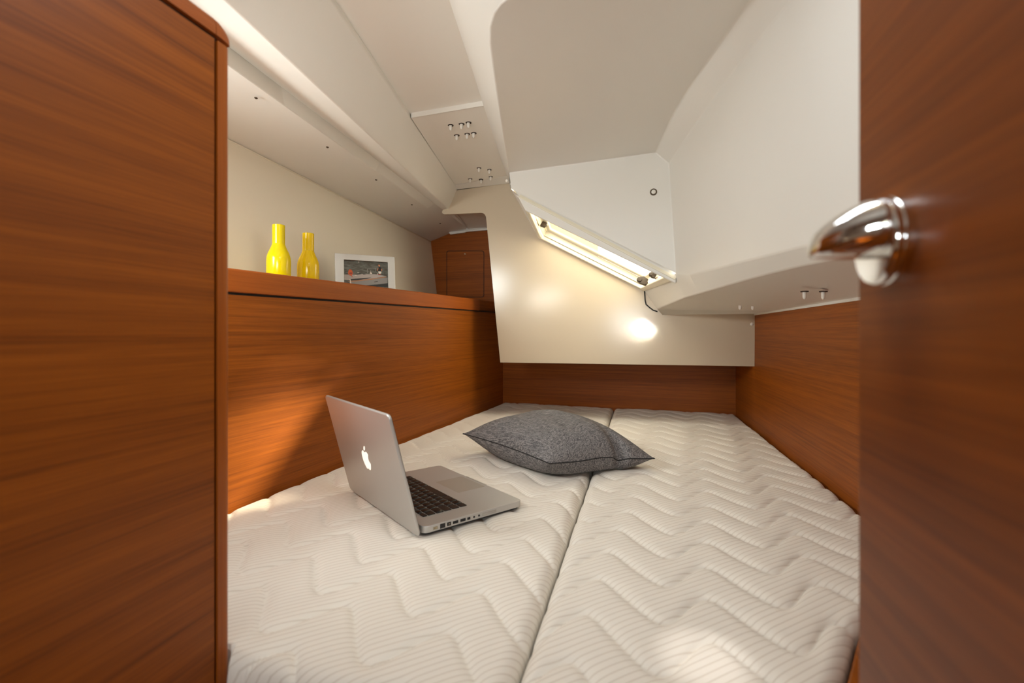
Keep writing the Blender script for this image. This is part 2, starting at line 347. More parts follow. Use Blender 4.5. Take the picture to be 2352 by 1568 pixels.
# lining behind the notch
bk = struct(new('ceiling_notch', [ext(Dn, Df, 2.36) + Vector((0, 0, .02)), Vector((0.03, 2.27, H + .64)), Vector((0.03, 2.72, H + .585)), ext(Bn, Bf, 2.78) + Vector((0, 0, -.004))], [(0, 1, 2, 3)], 'gelcoat'), 'white liner seen through the notch above the shelf end', 'ceiling')
tr = struct(slab('trim_2', [end(1032, 532, .012), end(1118, 524, .012), end(1118, 512, .03), end(1060, 516, .03), end(1045, 524, .03)], En * -0.012, 'gelcoat', bevel=.002), 'white moulded lip along the top of the end bulkhead', 'trim')
o = slab('lip_edge', [end(1028, 531, .016), end(1034, 538, .016), end(1066, 534, .016), end(1070, 532, .016), end(1120, 528, .016), end(1120, 524, .016), end(1034, 532, .016)], En * -0.010, 'gelcoat', bevel=.001); under(o, tr)
struct(new('wall_box', [Vector((0.03, 2.26, H - .12)), Vector((0.03, 3.10, H - .12)), Vector((.03, 3.10, H + .82)), Vector((.03, 2.26, H + .82)),
                        Vector((1.15, 2.0, H - .12)), Vector((1.15, 2.5, H - .12)), Vector((0.03, 2.26, H + .72)), Vector((.03, 2.8, H + .72)), Vector((-0.7, 2.95, H + .72)), Vector((-.7, 2.2, H + .72))],
       [(0, 1, 2, 3), (0, 4, 5, 1), (6, 7, 8, 9)], 'saloon_white'), 'casing behind the white aft panel', 'wall')

# ------------------------------------------------------------------ moulding under the cockpit
def zat(u, v, z): return W(u, v, z * FPX / (CY - v))
MV = []; MF = []
def mv(p): MV.append(Vector(p)); return len(MV) - 1
ftl, ftr, fcr, fbr, fbl = [fac(*q) for q in ((1169, 396), (1507, 350), (1537, 375), (1553, 627), (1173, 433))]
def lin(tab, y):
    tab = sorted(tab)
    for (a, *x), (b, *z) in zip(tab, tab[1:]):
        if y <= b or (b, *z) == tab[-1]:
            t = (y - a) / (b - a); return [i + (j - i) * t for i, j in zip(x, z)]
YS = [fcr.y, 1.6, 1.45, 1.3, 1.15, 1.0, 0.84]
tabU = [(1.7625, .527, .659), (1.474, .487, .660), (1.252, .475, .660), (1.10, .474, .660), (.957, .4716, .660), (.80, .475, .660)]
tabB = [(1.752, .569, .6155), (1.45, .5395, .611), (1.205, .519, .610), (1.02, .509, .605), (.87, .503, .600), (.45, .497, .595)]
tab1 = [(1.746, .593, .197), (1.37, .5825, .184), (1.11, .562, .173), (.90, .552, .1646), (.745, .533, .153), (.45, .495, .14)]
tab2 = [(1.80, .621, .1265), (1.456, .619, .136), (1.175, .595, .137), (.943, .578, .135), (.78, .551, .124), (.45, .50, .115)]
def row(tab, y): x, z = lin(tab, y); return zc(x, y, z)
U = [mv(ftr)] + [mv(row(tabU, y)) for y in YS[1:]]
Bv = [mv(fcr)] + [mv(row(tabB, y)) for y in YS[1:]]
Y2 = [.76, .6, .45]
Bx = Bv + [mv(row(tabB, y)) for y in Y2]
C1 = [mv(fbr)] + [mv(row(tab1, y)) for y in YS[1:] + Y2]
C2 = [mv(row(tab2, fcr.y))] + [mv(row(tab2, y)) for y in YS[1:] + Y2]
def wtop(y, off=0.0):
    t = (y - G4.y) / (G3.y - G4.y); return zc(G4.x + (G3.x - G4.x) * t - off, y, 0.080)
WT = [mv(wtop(y)) for y in [fcr.y] + YS[1:] + Y2]
for i in range(len(YS) - 1): MF.append((U[i], U[i + 1], Bv[i + 1], Bv[i]))
for i in range(len(Bx) - 1):
    MF += [(Bx[i], Bx[i + 1], C1[i + 1], C1[i]), (C1[i], C1[i + 1], C2[i + 1], C2[i]), (C2[i], C2[i + 1], WT[i + 1], WT[i])]
# front face
iftl, ifbl = mv(ftl), mv(fbl)
MF.append((iftl, U[0], Bv[0], C1[0], ifbl))
# recess roof and its rim
lb = [zat(1158, 325, .628), zat(1146, 248, .620), zat(1134, 170, .612), zat(1125, 100, .607), zat(1125, 62, .605), zat(1134, 30, .605), zat(1150, 8, .605), zat(1176, -10, .605)]
ra = [pan(1170, 421)] + [onceil(u, v, -.002) for u, v in ((1142, 340), (1114, 255), (1087, 170), (1064, 100), (1049, 55), (1036, 15), (1024, -20), (1010, -60))]
LB = [mv(p) for p in lb]; RA = [mv(p) for p in ra]
roof_near = mv(zc(.30, .80, .625)); 
MF.append((iftl, *LB, roof_near, *U[::-1]))
chain = [iftl] + LB
for i in range(len(chain) - 1): MF.append((chain[i], chain[i + 1], RA[i + 1], RA[i]))
MF.append((iftl, RA[0], ifbl))
# near edge of the recess and flat overhead by the door
n0, n1 = mv(zc(.0, .72, .700)), mv(zc(.30, .70, .700))
MF += [(LB[-1], roof_near, n1, n0), (LB[-1], n0, RA[-1]), (roof_near, U[-1], Bv[-1], n1)]
o0, o1, o2 = mv(zc(ra[-1].x - .05, .30, .720)), mv(zc(.2, .30, .700)), mv(zc(.497, .30, .597))
i45 = Bx[-1]
MF += [(RA[-1], n0, n1, o1, o0), (n1, Bv[-1], *Bx[len(Bv):], o2, o1)]
# hidden outboard side of the rim
RU = [mv(p + Vector((.0, 0, .04))) for p in ra] + [mv(MV[o0] + Vector((0, 0, .06)))]
RAx = RA + [o0]
for i in range(len(RAx) - 1): MF.append((RAx[i], RAx[i + 1], RU[i + 1], RU[i]))
mo = fixn(new('ceiling_moulding', MV, MF, 'gelcoat', bevel=0.007, seg=4)); struct(mo, 'white moulded cockpit underside with a recessed roof and curved flank', 'ceiling')
# aft end: flank return to the panel and soffit corner
T2, E1, S1 = pan(1481, 668), pan(1509, 709), pan(1522, 723)
cw = Vector((1.007, 2.006, H + .080))
V = [MV[C1[0]], MV[C2[0]], E1, T2, S1, cw, MV[WT[0]]]
o = fixn(new('soffit_return', [v.copy() for v in V], [(0, 1, 2, 3), (1, 6, 5, 4, 2)], 'gelcoat', bevel=.004)); under(o, mo)
# outboard return of the face, back to the aft panel
o = fixn(new('face_return', [ftl + Vector((0, 0, -.02)), fbl, pan(1196, 455), pan(1184, 421), ftl + Vector((0, 0, .1)), pan(1184, 421) + Vector((0, 0, .08))], [(0, 1, 2, 3), (0, 3, 5, 4)], 'gelcoat')); under(o, mo)
FRET = (fbl.copy(), pan(1196, 455))
# bolts in the soffit, button on the face
sof_n = Vector((0, 0, -1))
def sof(u, v):
    p = hit(u, v, Vector((0, 0, H + .083)), UP); 
    return p
for (u, v, d) in ((1700, 706, 1.72), (1729, 706, 1.68), (1848, 676, 1.13), (1891, 676, 1.10)):
    c = W(u, v - 6, d); bolt(0, 0, mo, lambda *_: c, (0, 0, -1), 0.0105 if d > 1.5 else .0085)
c = fac(1501, 441)
rg = under(lathe('button_ring', [(.0078, -.001), (.0078, .0022), (.0125, .0022), (.0125, -.001)], c, PN, 'screw', n=24), mo)
bt = under(lathe('button', [(.0078, 0), (.0078, .004), (.005, .006), (.0003, .0065)], c, PN, 'cap_white', n=20), mo)
dome('bead_cap', W(1164, 415, 1.89), (-.6, -.8, 0), .006, 'cap_white', mo)

# deck hatch over the head of the berth
hx, hy, hz = .08, .48, H + .690
ho = []
for (k, (w, l)) in enumerate(((.20, .15), (.225, .175))): ho.append([Vector((hx + a * w, hy + c * l, hz)) for a, c in ((-1, -1), (1, -1), (1, 1), (-1, 1))])
V = ho[0] + ho[1] + [p - Vector((0, 0, .008)) for p in ho[0] + ho[1]]
under(fixn(new('hatch_frame', V, [f for i in range(4) for f in ((i, (i + 1) % 4, 4 + (i + 1) % 4, 4 + i), (8 + i, 12 + i, 12 + (i + 1) % 4, 8 + (i + 1) % 4), (i, 8 + i, 8 + (i + 1) % 4, (i + 1) % 4), (4 + i, 4 + (i + 1) % 4, 12 + (i + 1) % 4, 12 + i))], 'port_frame', bevel=.002)), mo)
area('deck_hatch_daylight', (hx, hy, hz - .006), (hx, hy + .12, hz - 1), .38, .28, 3.4, (.92, 1.0, 1.05))
# added spot over the doorway, out of view, making the bright mattress patch
dl = Vector((.165, .18, H + .690)); aim = Vector((.232, .585, MT))
under(lathe('added_spot', [(.030, .0), (.030, -.004), (.022, -.006), (.022, -.002)], dl, UP, 'chrome', n=32), mo)
spl = bpy.data.lights.new('added_spot', 'SPOT'); spl.energy = 24.0; spl.spot_size = math.radians(7.0); spl.spot_blend = 1.0; spl.shadow_soft_size = .004; spl.color = (1.0, .96, .92)
spo = bpy.data.objects.new('added_spot_beam', spl); COL.objects.link(spo); spo.location = dl - Vector((0, 0, .012)); spo.rotation_euler = (aim - dl).to_track_quat('-Z', 'Y').to_euler()

# ------------------------------------------------------------------ opening port in the slanted soffit
A_, D_ = fac(1190, 448), fac(1553, 640)
A_ = A_ - PN * 0.012; D_ = D_ - PN * 0.012
Bq, Cq = pan(1237, 545.5), pan(1481, 667.5)
win = empty('window_1', (A_ + D_ + Bq + Cq) / 4); struct(win, 'long white-framed opening port in the slanted soffit, dark latches', 'window')
o = new('port_cheek', [FRET[0], FRET[1], Bq, A_], [(0, 1, 2, 3)], 'gelcoat'); under(o, mo)
wn = (D_ - A_).cross(Bq - A_).normalized()
if wn.z < 0: wn = -wn                       # points outside, upwards
def wq(s, t, h=0.0):                        # s along A->D, t from face (0) to panel (1)
    return (A_.lerp(D_, s)).lerp(Bq.lerp(Cq, s), t) + wn * h
def ring(name, so, to, si, ti, h0, h1, m, bev=0.0):
    (s0, s1), (t0, t1) = so, to; (a0, a1), (c0, c1) = si, ti
    out = [(s0, t0), (s1, t0), (s1, t1), (s0, t1)]; inn = [(a0, c0), (a1, c0), (a1, c1), (a0, c1)]
    V = [wq(*q, h0) for q in out] + [wq(*q, h0) for q in inn] + [wq(*q, h1) for q in out] + [wq(*q, h1) for q in inn]; F = []
    for i in range(4):
        j = (i + 1) % 4; F += [(i, j, 4 + j, 4 + i), (8 + i, 12 + i, 12 + j, 8 + j), (i, 8 + i, 8 + j, j), (4 + i, 4 + j, 12 + j, 12 + i)]
    return under(fixn(new(name, V, F, m, bevel=bev, seg=2)), win)
ring('outer_frame', (0.0, 1.0), (.0, 1.0), (.035, .955), (.02, .955), -0.004, 0.014, 'port_frame', .004)
ring('reveal', (0.04, .95), (.01, .985), (.045, .945), (.03, .94), 0.014, 0.040, 'port_frame', .002)
ring('sash', (0.04, .95), (0.02, .96), (.085, .92), (.12, .87), 0.040, 0.052, 'port_frame', .005)
under(slab('pane', [wq(.05, .03, .044), wq(.94, .03, .044), wq(.94, .93, .044), wq(.05, .93, .044)], wn * .006, 'port_glass'), win)
for q4 in (((1167, 400), (1212, 412), (1207, 470), (1177, 440)), ((1530, 596), (1562, 600), (1562, 650), (1530, 634))):
    under(slab('backing_plate', [fac(*t) - PN * .0275 for t in q4], -PN * .003, 'gelcoat'), win)
gl = [fac(1171, 423), fac(1562, 620)]
under(slab('groove_cover', [gl[0] - PN * .001, gl[1] - PN * .001, gl[1] - PN * .027, gl[0] - PN * .027], (0, 0, .003), 'gelcoat'), win)
# lip under the face, hiding the upper side of the port
lp = [fac(1175, 426), fac(1556, 612), fac(1553, 650), fac(1204, 481)]
lip = under(slab('lip', [p - PN * .014 for p in lp], -PN * .012, 'gelcoat', bevel=.004), win)
def latch(u, v, depth, sc):
    c = W(u, v, depth); g = Vector((D_ - A_)).normalized(); r = (Bq - A_).normalized()
    pts = [(-.5, -.35), (-.2, -.5), (.35, -.4), (.5, -.05), (.35, .4), (-.15, .5), (-.5, .2)]
    o = slab('latch', [c + g * (x * sc) + wn * (y * sc * .8) - r * .006 for x, y in pts], r * .014, 'latch_brown', bevel=.002); under(o, win)
    k = slab('latch_knob', [c + g * (x * sc * .5 - sc * .35) + wn * (y * sc * .45 - .004) - r * .010 for x, y in pts], r * .02, 'latch_brown', bevel=.002)
    k.parent = o; k.matrix_parent_inverse = o.matrix_parent_inverse.copy() if False else Matrix.Identity(4)
    k.matrix_parent_inverse = (o.matrix_parent_inverse.inverted() if False else Matrix.Identity(4))
    return o, k
for a in ((1246, 511, 2.13, .050), (1478, 645, 2.03, .044), (1503, 632, 1.93, .034)):
    o, k = latch(*a)
    bpy.context.view_layer.update(); k.matrix_parent_inverse = o.matrix_world.inverted()
# rubber seal where the moulding meets the panel
sp = [pan(*q) + PN * .001 for q in ((1480.5, 668), (1482, 690), (1484, 699), (1492, 706), (1500, 712), (1510, 715.5))]
under(tube('seal', sp, .0028, 'black_rubber'), wp)
# cockpit well beyond the port
struct(slab('cockpit_wall', [(0.04, 3.05, H - .1), (0.52, 2.92, H - .1), (0.52, 2.92, H + 1.3), (0.04, 3.05, H + 1.3)], (0, .03, 0), 'cockpit_cream'), 'cream cockpit side seen through the port', 'wall')

struct(slab('sun_blocker', [(0.96, 2.90, H - .1), (2.2, 2.7, H - .1), (2.2, 2.7, H + 1.7), (0.96, 2.90, H + 1.7)], (0, .03, 0), 'cockpit_cream'), 'unseen cream board outside the port, added to cut off part of the sun', 'wall')  # board added out of view to keep the sun off the mattress edge

# ------------------------------------------------------------------ shell of the boat behind the lens (saloon)
Zt = H + .62
sv = [(-1.4, -1.75, 0), (-1.4, -1.75, Zt + .2), (-1.4, 3.1, Zt + .2), (-1.4, 3.1, 0),
      (1.3, -1.75, 0), (1.3, -1.75, Zt + .2), (1.3, .44, Zt + .2), (1.3, .44, 0), (1.3, 2.6, 0), (1.3, 2.6, H + .075), (1.3, .44, H + .075),
      (.46, .44, Zt + .2), (.46, .44, H + .075), (-1.4, .32, Zt + .2), (0.9, .44, Zt + .2), (.50, 2.0, H + .075), (1.3, 2.0, H + .075),
      (.02, .32, Zt + .2), (.02, 3.1, Zt + .2), (.02, .32, H + .71), (.02, 2.28, H + .65), (.02, 2.28, Zt + .2), (.03, 3.1, Zt + .2), (.03, 3.1, 0)]
struct(new('hull_shell', [Vector(v) for v in sv], [(0, 1, 2, 3), (0, 4, 5, 1), (4, 7, 6, 5), (7, 8, 9, 10), (6, 11, 12, 10), (1, 5, 6, 13), (13, 17, 18, 2), (17, 19, 20, 21), (2, 22, 23, 3)], 'saloon_white'), 'pale lining of the saloon behind the cabin door', 'wall')

# two added narrow lamps in the saloon, making the light patch on the aft panel
for nm, (u, v), sx, sy, roll, pw, colr in (('added_patch_beam', (1486, 758), .100, .030, -30, .012, (1, .97, .92)), ('added_patch_beam', (1466, 777), .170, .075, -24, .0055, (1, .90, .66))):
    tp = pan(u, v); src = Vector((-.16, -1.05, H + .20))
    o = area(nm, src, tp, sx, sy, pw, colr, 1.2); o.rotation_euler.rotate_axis('Z', math.radians(roll))

# ------------------------------------------------------------------ berth base and mattresses
LU = Vector((0.2577, 0.9662, 0)); PU = Vector((0.9662, -0.2577, 0))
def ab(a, b, z): return Vector((a * PU.x + b * LU.x, a * PU.y + b * LU.y, z))
SEAM = -0.138
wall_a = lambda b: -0.8933 + 0.075 * (b - 0.8815)
back_b = lambda a: 2.650 - 0.0678 * (a + 0.7607)
def left_a(b):
    if b < .497: return -0.487
    if b < .507: return -0.487 + (wall_a(.507) + .487) * (b - .497) / .010
    return wall_a(b) + .004
def right_a(b):
    k = [(.40, .112), (.6164, .216), (.7369, .2754), (1.0, .470), (1.269, .4735), (2.6, .4470)]
    for (b0, a0), (b1, a1) in zip(k, k[1:]):
        if b <= b1: return a0 + (a1 - a0) * (b - b0) / (b1 - b0) - .002
    return k[-1][1]
bs = struct(slab('berth_base', [ab(left_a(.47) + .02, .47, .66), ab(.13, .47, .66), ab(.24, .70, .66), ab(.46, 1.0, .66), ab(.44, 2.56, .66), ab(-.76, 2.64, .66), ab(-.90, .52, .66), ab(-.47, .51, .66)], (0, 0, -.64), 'teak_axis'), 'teak berth front below the mattresses', 'berth')
# low wooden berth side by the doorway
kp = [ab(.098, .37, 0), ab(.2186, .6164, 0), ab(.2780, .7369, 0), ab(.47, .995, 0), ab(.50, .995, 0), ab(.32, .72, 0), ab(.15, .37, 0)]
struct(slab('trim_3', [Vector((p.x, p.y, .30)) for p in kp], (0, 0, MT - .30 - .012), 'teak_axis', bevel=.004), 'low teak board along the cut corner of the inboard mattress', 'trim')

def quilt(x, y):
    th = math.radians(-21); wx, wy = math.cos(th), math.sin(th)
    p = x * wx + y * wy; q = -x * wy + y * wx
    p += .004 * math.sin(q * 9)
    T, A, Sp = .163, .044, .104
    ph = 2 * math.pi * (p / T) + .6
    f = (q - A * math.sin(ph + .35 * math.sin(ph))) / Sp
    fr = abs(f - round(f)) * Sp
    sl = A * 2 * math.pi / T * math.cos(ph)
    d = fr / math.sqrt(1 + sl * sl)
    return .0074 * (1 - math.exp(-d / .0065))
def mattress(name, wa, ra_, b0, b1f, label, seed, notch=None):
    """columns run from wa(b) to ra_(b); notch = (a, b): nothing outboard of a before b"""
    NR, NC, K = 400, 180, 70; R = .026; th = .125
    V = []; F = []; nc = NC + (K if notch else 0); n = nc + 1
    for i in range(NR + 1):
        t = i / NR
        for j in range(n):
            bq = b0 + (b1f - b0) * t
            if notch:
                na = max(notch[0], -.4738 - .55 * (bq - .466))
                a = wa(bq) + (na - wa(bq)) * j / K if j < K else na + (ra_(bq) - na) * (j - K) / NC
            else: a = wa(bq) + (ra_(bq) - wa(bq)) * j / NC
            be = back_b(a) - .006; bb = b0 + (be - b0) * t
            d = min(ra_(bq) - a, bb - b0, be - bb)
            if notch:
                d = min(d, a - wa(bq))
            else: d = min(d, a - wa(bq))
            d = max(d, 0); drop = R - math.sqrt(max(R * R - (R - d) ** 2, 0)) if d < R else 0.0
            p = ab(a, bb, 0)
            w = .0035 * (noise.noise(Vector((p.x * 5 + seed, p.y * 5, 0))))
            V.append(Vector((p.x, p.y, MT - .0074 + quilt(p.x, p.y) + w - drop)))
    skip = lambda i, j: notch and j < K and b0 + (b1f - b0) * i / NR < notch[1]
    for i in range(NR):
        for j in range(nc):
            if not skip(i, j): F.append((i * n + j, i * n + j + 1, (i + 1) * n + j + 1, (i + 1) * n + j))
    cnt = {}
    for f in F:
        for x, y in zip(f, f[1:] + f[:1]):
            k = (min(x, y), max(x, y)); cnt[k] = None if k in cnt else (x, y)
    low = {}
    def lo(t):
        if t not in low: low[t] = len(V); V.append(Vector((V[t].x, V[t].y, MT - th - .012)))
        return low[t]
    F += [(x, lo(x), lo(y), y) for x, y in [e for e in cnt.values() if e]]
    o = new(name, V, F, 'ticking', smooth=True)
    bm = bmesh.new(); bm.from_mesh(o.data)
    bmesh.ops.delete(bm, geom=[v for v in bm.verts if not v.link_faces], context='VERTS')
    bmesh.ops.contextual_create(bm, geom=[e for e in bm.edges if e.is_boundary])
    bmesh.ops.recalc_face_normals(bm, faces=bm.faces); bm.to_mesh(o.data); bm.free()
    for p in o.data.polygons: p.use_smooth = True
    tag(o, label, 'mattress', 'quilted mattresses on the berth'); return o
mattress('mattress', lambda b: wall_a(b) + .004, lambda b: SEAM - .0015, .466, 2.64, 'white quilted mattress under the laptop, against the shelf side', 0, (-.4880, .4925))
mattress('mattress', lambda b: SEAM + .0015, right_a, .42, 2.60, 'white quilted mattress against the inboard teak panel, carrying only part of the cushion', 9)

# ------------------------------------------------------------------ locker on the near side
lk = empty('locker', (-.40, .40, .3)); tag(lk, 'teak locker side with rounded corner post and top trim', 'locker')
Q = Vector((-.3553, .58, 0)); inn = Vector((-AX.y, AX.x, 0))           # into the locker
def lp_(t, z, off=0.0): p = Q + AX * t + inn * off; return Vector((p.x, p.y, H + z))
zt_ = .352
under(slab('side_panel', [lp_(-.9, -.95), lp_(-.002, -.95), lp_(-.002, zt_), lp_(-.9, zt_)], inn * .018, 'teak_axis'), lk)
under(slab('groove', [lp_(-.9, -.95, .004), lp_(.004, -.95, .004), lp_(.004, zt_ + .006, .004), lp_(-.9, zt_ + .006, .004)], inn * .01, 'dark_gap'), lk)
def post_sec():
    r = .010; pts = [(.001, -.002)]; E = .0215
    pts += [(E - r + r * math.sin(t), -.002 + r - r * math.cos(t)) for t in [math.pi / 2 * i / 6 for i in range(7)]]
    pts += [(E, .03), (.001, .03)]; return pts
under(slab('post', [lp_(t, -.95, o_) for t, o_ in post_sec()], (0, 0, .95 + zt_ - .001), 'teak_post'), lk)
# top trim: quarter-round section swept along the panel, then the corner cap
def trim_sec(n=6, h=.030, w=.028): return [(-.002, .005), (-.002, h * .45)] + [(-.002 + w * .55 * (1 - math.cos(a)), h * .45 + h * .55 * math.sin(a)) for a in [math.pi / 2 * i / n for i in range(1, n + 1)]] + [(w, h), (w, .005)]
sec = trim_sec()
V = [lp_(t, zt_ + z, o_) for t in (-.9, -.0015) for o_, z in sec]; n = len(sec)
F = [(i, (i + 1) % n, n + (i + 1) % n, n + i) for i in range(n)] + [tuple(range(n)), tuple(range(n, 2 * n))]
o = fixn(new('top_trim', V, F, 'teak_solid', smooth=True)); o.modifiers.new('es', 'EDGE_SPLIT').split_angle = math.radians(35); under(o, lk)
V = []; ks = [0, .35, .6, .8, .93, 1.0]
for kx in ks:
    sh_ = math.sqrt(max(0, 1 - kx * kx)) if kx < 1 else 0.12
    for o_, z in sec: V.append(lp_(-.0008 + .0227 * kx, zt_ + .003 + (z - .003) * (sh_ * .62 + .38 if kx < 1 else .30), o_ + (1 - sh_) * .004))
F = [(g * n + i, g * n + (i + 1) % n, (g + 1) * n + (i + 1) % n, (g + 1) * n + i) for g in range(len(ks) - 1) for i in range(n)] + [tuple(range(n)), tuple(range((len(ks) - 1) * n, len(ks) * n))]
o = fixn(new('corner_cap', V, F, 'teak_solid', smooth=True)); o.modifiers.new('es', 'EDGE_SPLIT').split_angle = math.radians(40); under(o, lk)
under(slab('back_panel', [lp_(.018, -.95, .03), lp_(.018, zt_ + .01, .03), lp_(.018, zt_ + .01, .36), lp_(.018, -.95, .36)], -AX * .015, 'teak_back'), lk)

# added fill light behind the locker, out of view, to brighten the hull lining
def lmp(t, z, off): return lp_(.034 + t, .25 + z, off)
cl = under(slab('added_fill_box', [lmp(-.012, -.11, .06), lmp(-.012, -.11, .36), lmp(-.012, .11, .36), lmp(-.012, .11, .06)], AX * .014, 'frame_silver', bevel=.004), lk)
under(slab('added_fill_plate', [lmp(.002, -.10, .07), lmp(.002, -.10, .35), lmp(.002, .10, .35), lmp(.002, .10, .07)], AX * .004, 'cap_white', bevel=.002), lk)
lc = lmp(.012, 0, .21)
area('added_fill_light', lc, lc + AX * .8 + PX * .05 + UP * -.25, .27, .19, 4.2, (1.0, .97, .88))

# ------------------------------------------------------------------ open door with chrome handle
DE = Vector((.2290, .3200, 0)); dn = Vector((-AX.y, AX.x, 0))           # face normal, into the cabin
dr = empty('door_1', (DE.x, DE.y, .1)); struct(dr, 'open teak veneered cabin door with a chrome handle', 'door')
def dp(t, z, off=0.0): p = DE - AX * t + dn * off; return Vector((p.x, p.y, H + z))
under(slab('door_leaf', [dp(0, -1.05), dp(.62, -1.05), dp(.62, .50), dp(0, .50)], -dn * .028, 'teak_axis', bevel=.002), dr)
hc = dp(.0455, .0525)
hub = lathe('rosette', [(.0248, -.001), (.0250, .0045), (.0243, .0052), (.0243, .0060), (.0248, .0066), (.0248, .0092), (.0236, .0106), (.0005, .0106)], hc, dn, 'chrome', n=64)
hd = under(hub, dr)
# beak-shaped lever, lofted outwards from the rosette
V = []; NS, NA = 18, 32
for i in range(NS + 1):
    t = i / NS; e = math.sqrt(max(0, 1 - t ** 2.2))
    off = .0095 + .0335 * t
    ztp = .0245 * math.sqrt(max(0, 1 - t ** 1.5)) ** 1.25 - .0015 * t; zbt = -.0092 + .0012 * t * t
    if t > .97: ztp -= 0
    zm, zr = (ztp + zbt) / 2, max((ztp - zbt) / 2, .0012); wr_ = .0205 * math.sqrt(max(0, 1 - t ** 1.4)) + .0030
    if i == NS: zr *= .4; wr_ *= .4
    for j in range(NA):
        q = 2 * math.pi * j / NA; c_, s_ = math.cos(q), math.sin(q)
        zz = zm + zr * math.copysign(abs(s_) ** .8, s_); xx = wr_ * math.copysign(abs(c_) ** .8, c_)
        p = hc + dn * off + AX * xx + UP * zz; V.append(p)
F = [(i * NA + j, i * NA + (j + 1) % NA, (i + 1) * NA + (j + 1) % NA, (i + 1) * NA + j) for i in range(NS) for j in range(NA)] + [tuple(range(NA))[::-1], tuple(range(NS * NA, (NS + 1) * NA))]
lv = fixn(new('lever', V, F, 'chrome', smooth=True)); md = lv.modifiers.new('sub', 'SUBSURF'); md.levels = 1; md.render_levels = 2
bpy.context.view_layer.update()
lv.parent = hd; lv.matrix_parent_inverse = hd.matrix_world.inverted()

# ------------------------------------------------------------------ laptop
e1 = Vector((.621, -.784, 0)); e2 = Vector((.784, .621, 0))
LP = Vector((-.2848, 1.0627, MT + .002))
lap = empty('laptop', LP, math.atan2(.784, -.621)); tag(lap, 'open silver aluminium laptop with a glowing apple emblem', 'laptop')
def loc(name, verts, faces, m, parent, smooth=False, bevel=0, seg=3): return fixn(new(name, verts, faces, m, parent, smooth, bevel, seg))
def rr(x0, y0, x1, y1, r, n=6):
    return [Vector((x, y, 0)) for x, y in arc((x1 - r, y1 - r), r, 0, math.pi / 2, n) + arc((x0 + r, y1 - r), r, math.pi / 2, math.pi, n) + arc((x0 + r, y0 + r), r, math.pi, 1.5 * math.pi, n) + arc((x1 - r, y0 + r), r, 1.5 * math.pi, 2 * math.pi, n)]
def plate(name, pts, z0, z1, m, parent, bevel=0, seg=2):
    return loc(name, *prism([p + Vector((0, 0, z0)) for p in pts], (0, 0, z1 - z0)), m, parent, bevel=bevel, seg=seg)
HWD, DEP = .182, .249
base = plate('base', rr(-HWD, -DEP, HWD, -.004, .012), .004, .0175, 'aluminium', lap, .0015)
plate('underside', rr(-HWD + .004, -DEP + .004, HWD - .004, -.006, .012), .0005, .0042, 'port_black', lap)
KZ = .0176
plate('keyboard_well', rr(-.140, -.1345, .140, -.0255, .003), KZ - .0012, KZ + .0001, 'aluminium', base)
plate('trackpad', rr(-.0525, -.2385, .0525, -.1620, .003), KZ - .001, KZ + .00025, 'aluminium_pad', base)
plate('finger_notch', rr(-.045, -DEP - .0004, .045, -DEP + .004, .0015), .0150, KZ + .0002, 'aluminium_pad', base)
keymesh = {}
def key(x, y, w, h):
    kk = (round(w, 4), round(h, 4))
    if kk not in keymesh:
        o = plate('key', rr(-w / 2, -h / 2, w / 2, h / 2, .0014, 2), 0, .0016, 'key_black', None, .0004, 1); keymesh[kk] = o.data
    else:
        o = bpy.data.objects.new('key', keymesh[kk]); COL.objects.link(o)
    o.parent = base; o.location = (x, y, KZ)
P_, G_ = .01905, .0026
rows = [(.0095, [1] * 14), (.0165, [1] * 13 + [1.5]), (.0165, [1.5] + [1] * 13), (.0165, [1.75] + [1] * 11 + [1.75]), (.0165, [1.25] + [1] * 11 + [2.25]), (.0165, [1, 1, 1, 1.25, 4.75, 1.25, 1, 1, 1, 1.0])]
y = -.028
for h, ws in rows:
    tot = sum(ws); x = -.1365; sc = .273 / tot
    for w in ws:
        key(x + w * sc / 2, y - h / 2, w * sc - G_, h); x += w * sc
    y -= h + G_
# ports on the near side (user's left, x = -HWD)
def port(y0, y1, z0, z1, m='port_black'):
    return loc('port', *prism([Vector((-HWD - .0004, y0, z0)), Vector((-HWD - .0004, y1, z0)), Vector((-HWD - .0004, y1, z1)), Vector((-HWD - .0004, y0, z1))], (.004, 0, 0)), m, base)
port(-.0245, -.0345, .0075, .0130, 'port_metal'); port(-.0265, -.0325, .0090, .0115, 'brass')
port(-.0400, -.0515, .0062, .0150); port(-.0555, -.0645, .0072, .0142); port(-.0590, -.0620, .0095, .0120, 'port_metal')
port(-.0690, -.0815, .0080, .0135); port(-.0865, -.0990, .0080, .0135); port(-.1030, -.1105, .0080, .0130)
for yy in (-.1195, -.1320):
    o = lathe('port', [(.0022, -.001), (.0022, .0006)], (-HWD, yy, .0105), (-1, 0, 0), 'port_black', n=12); o.parent = base
sl_ = port(-.1410, -.1760, .0078, .0132, 'aluminium_pad')
port(-.1418, -.1752, .0084, .0126, 'aluminium')
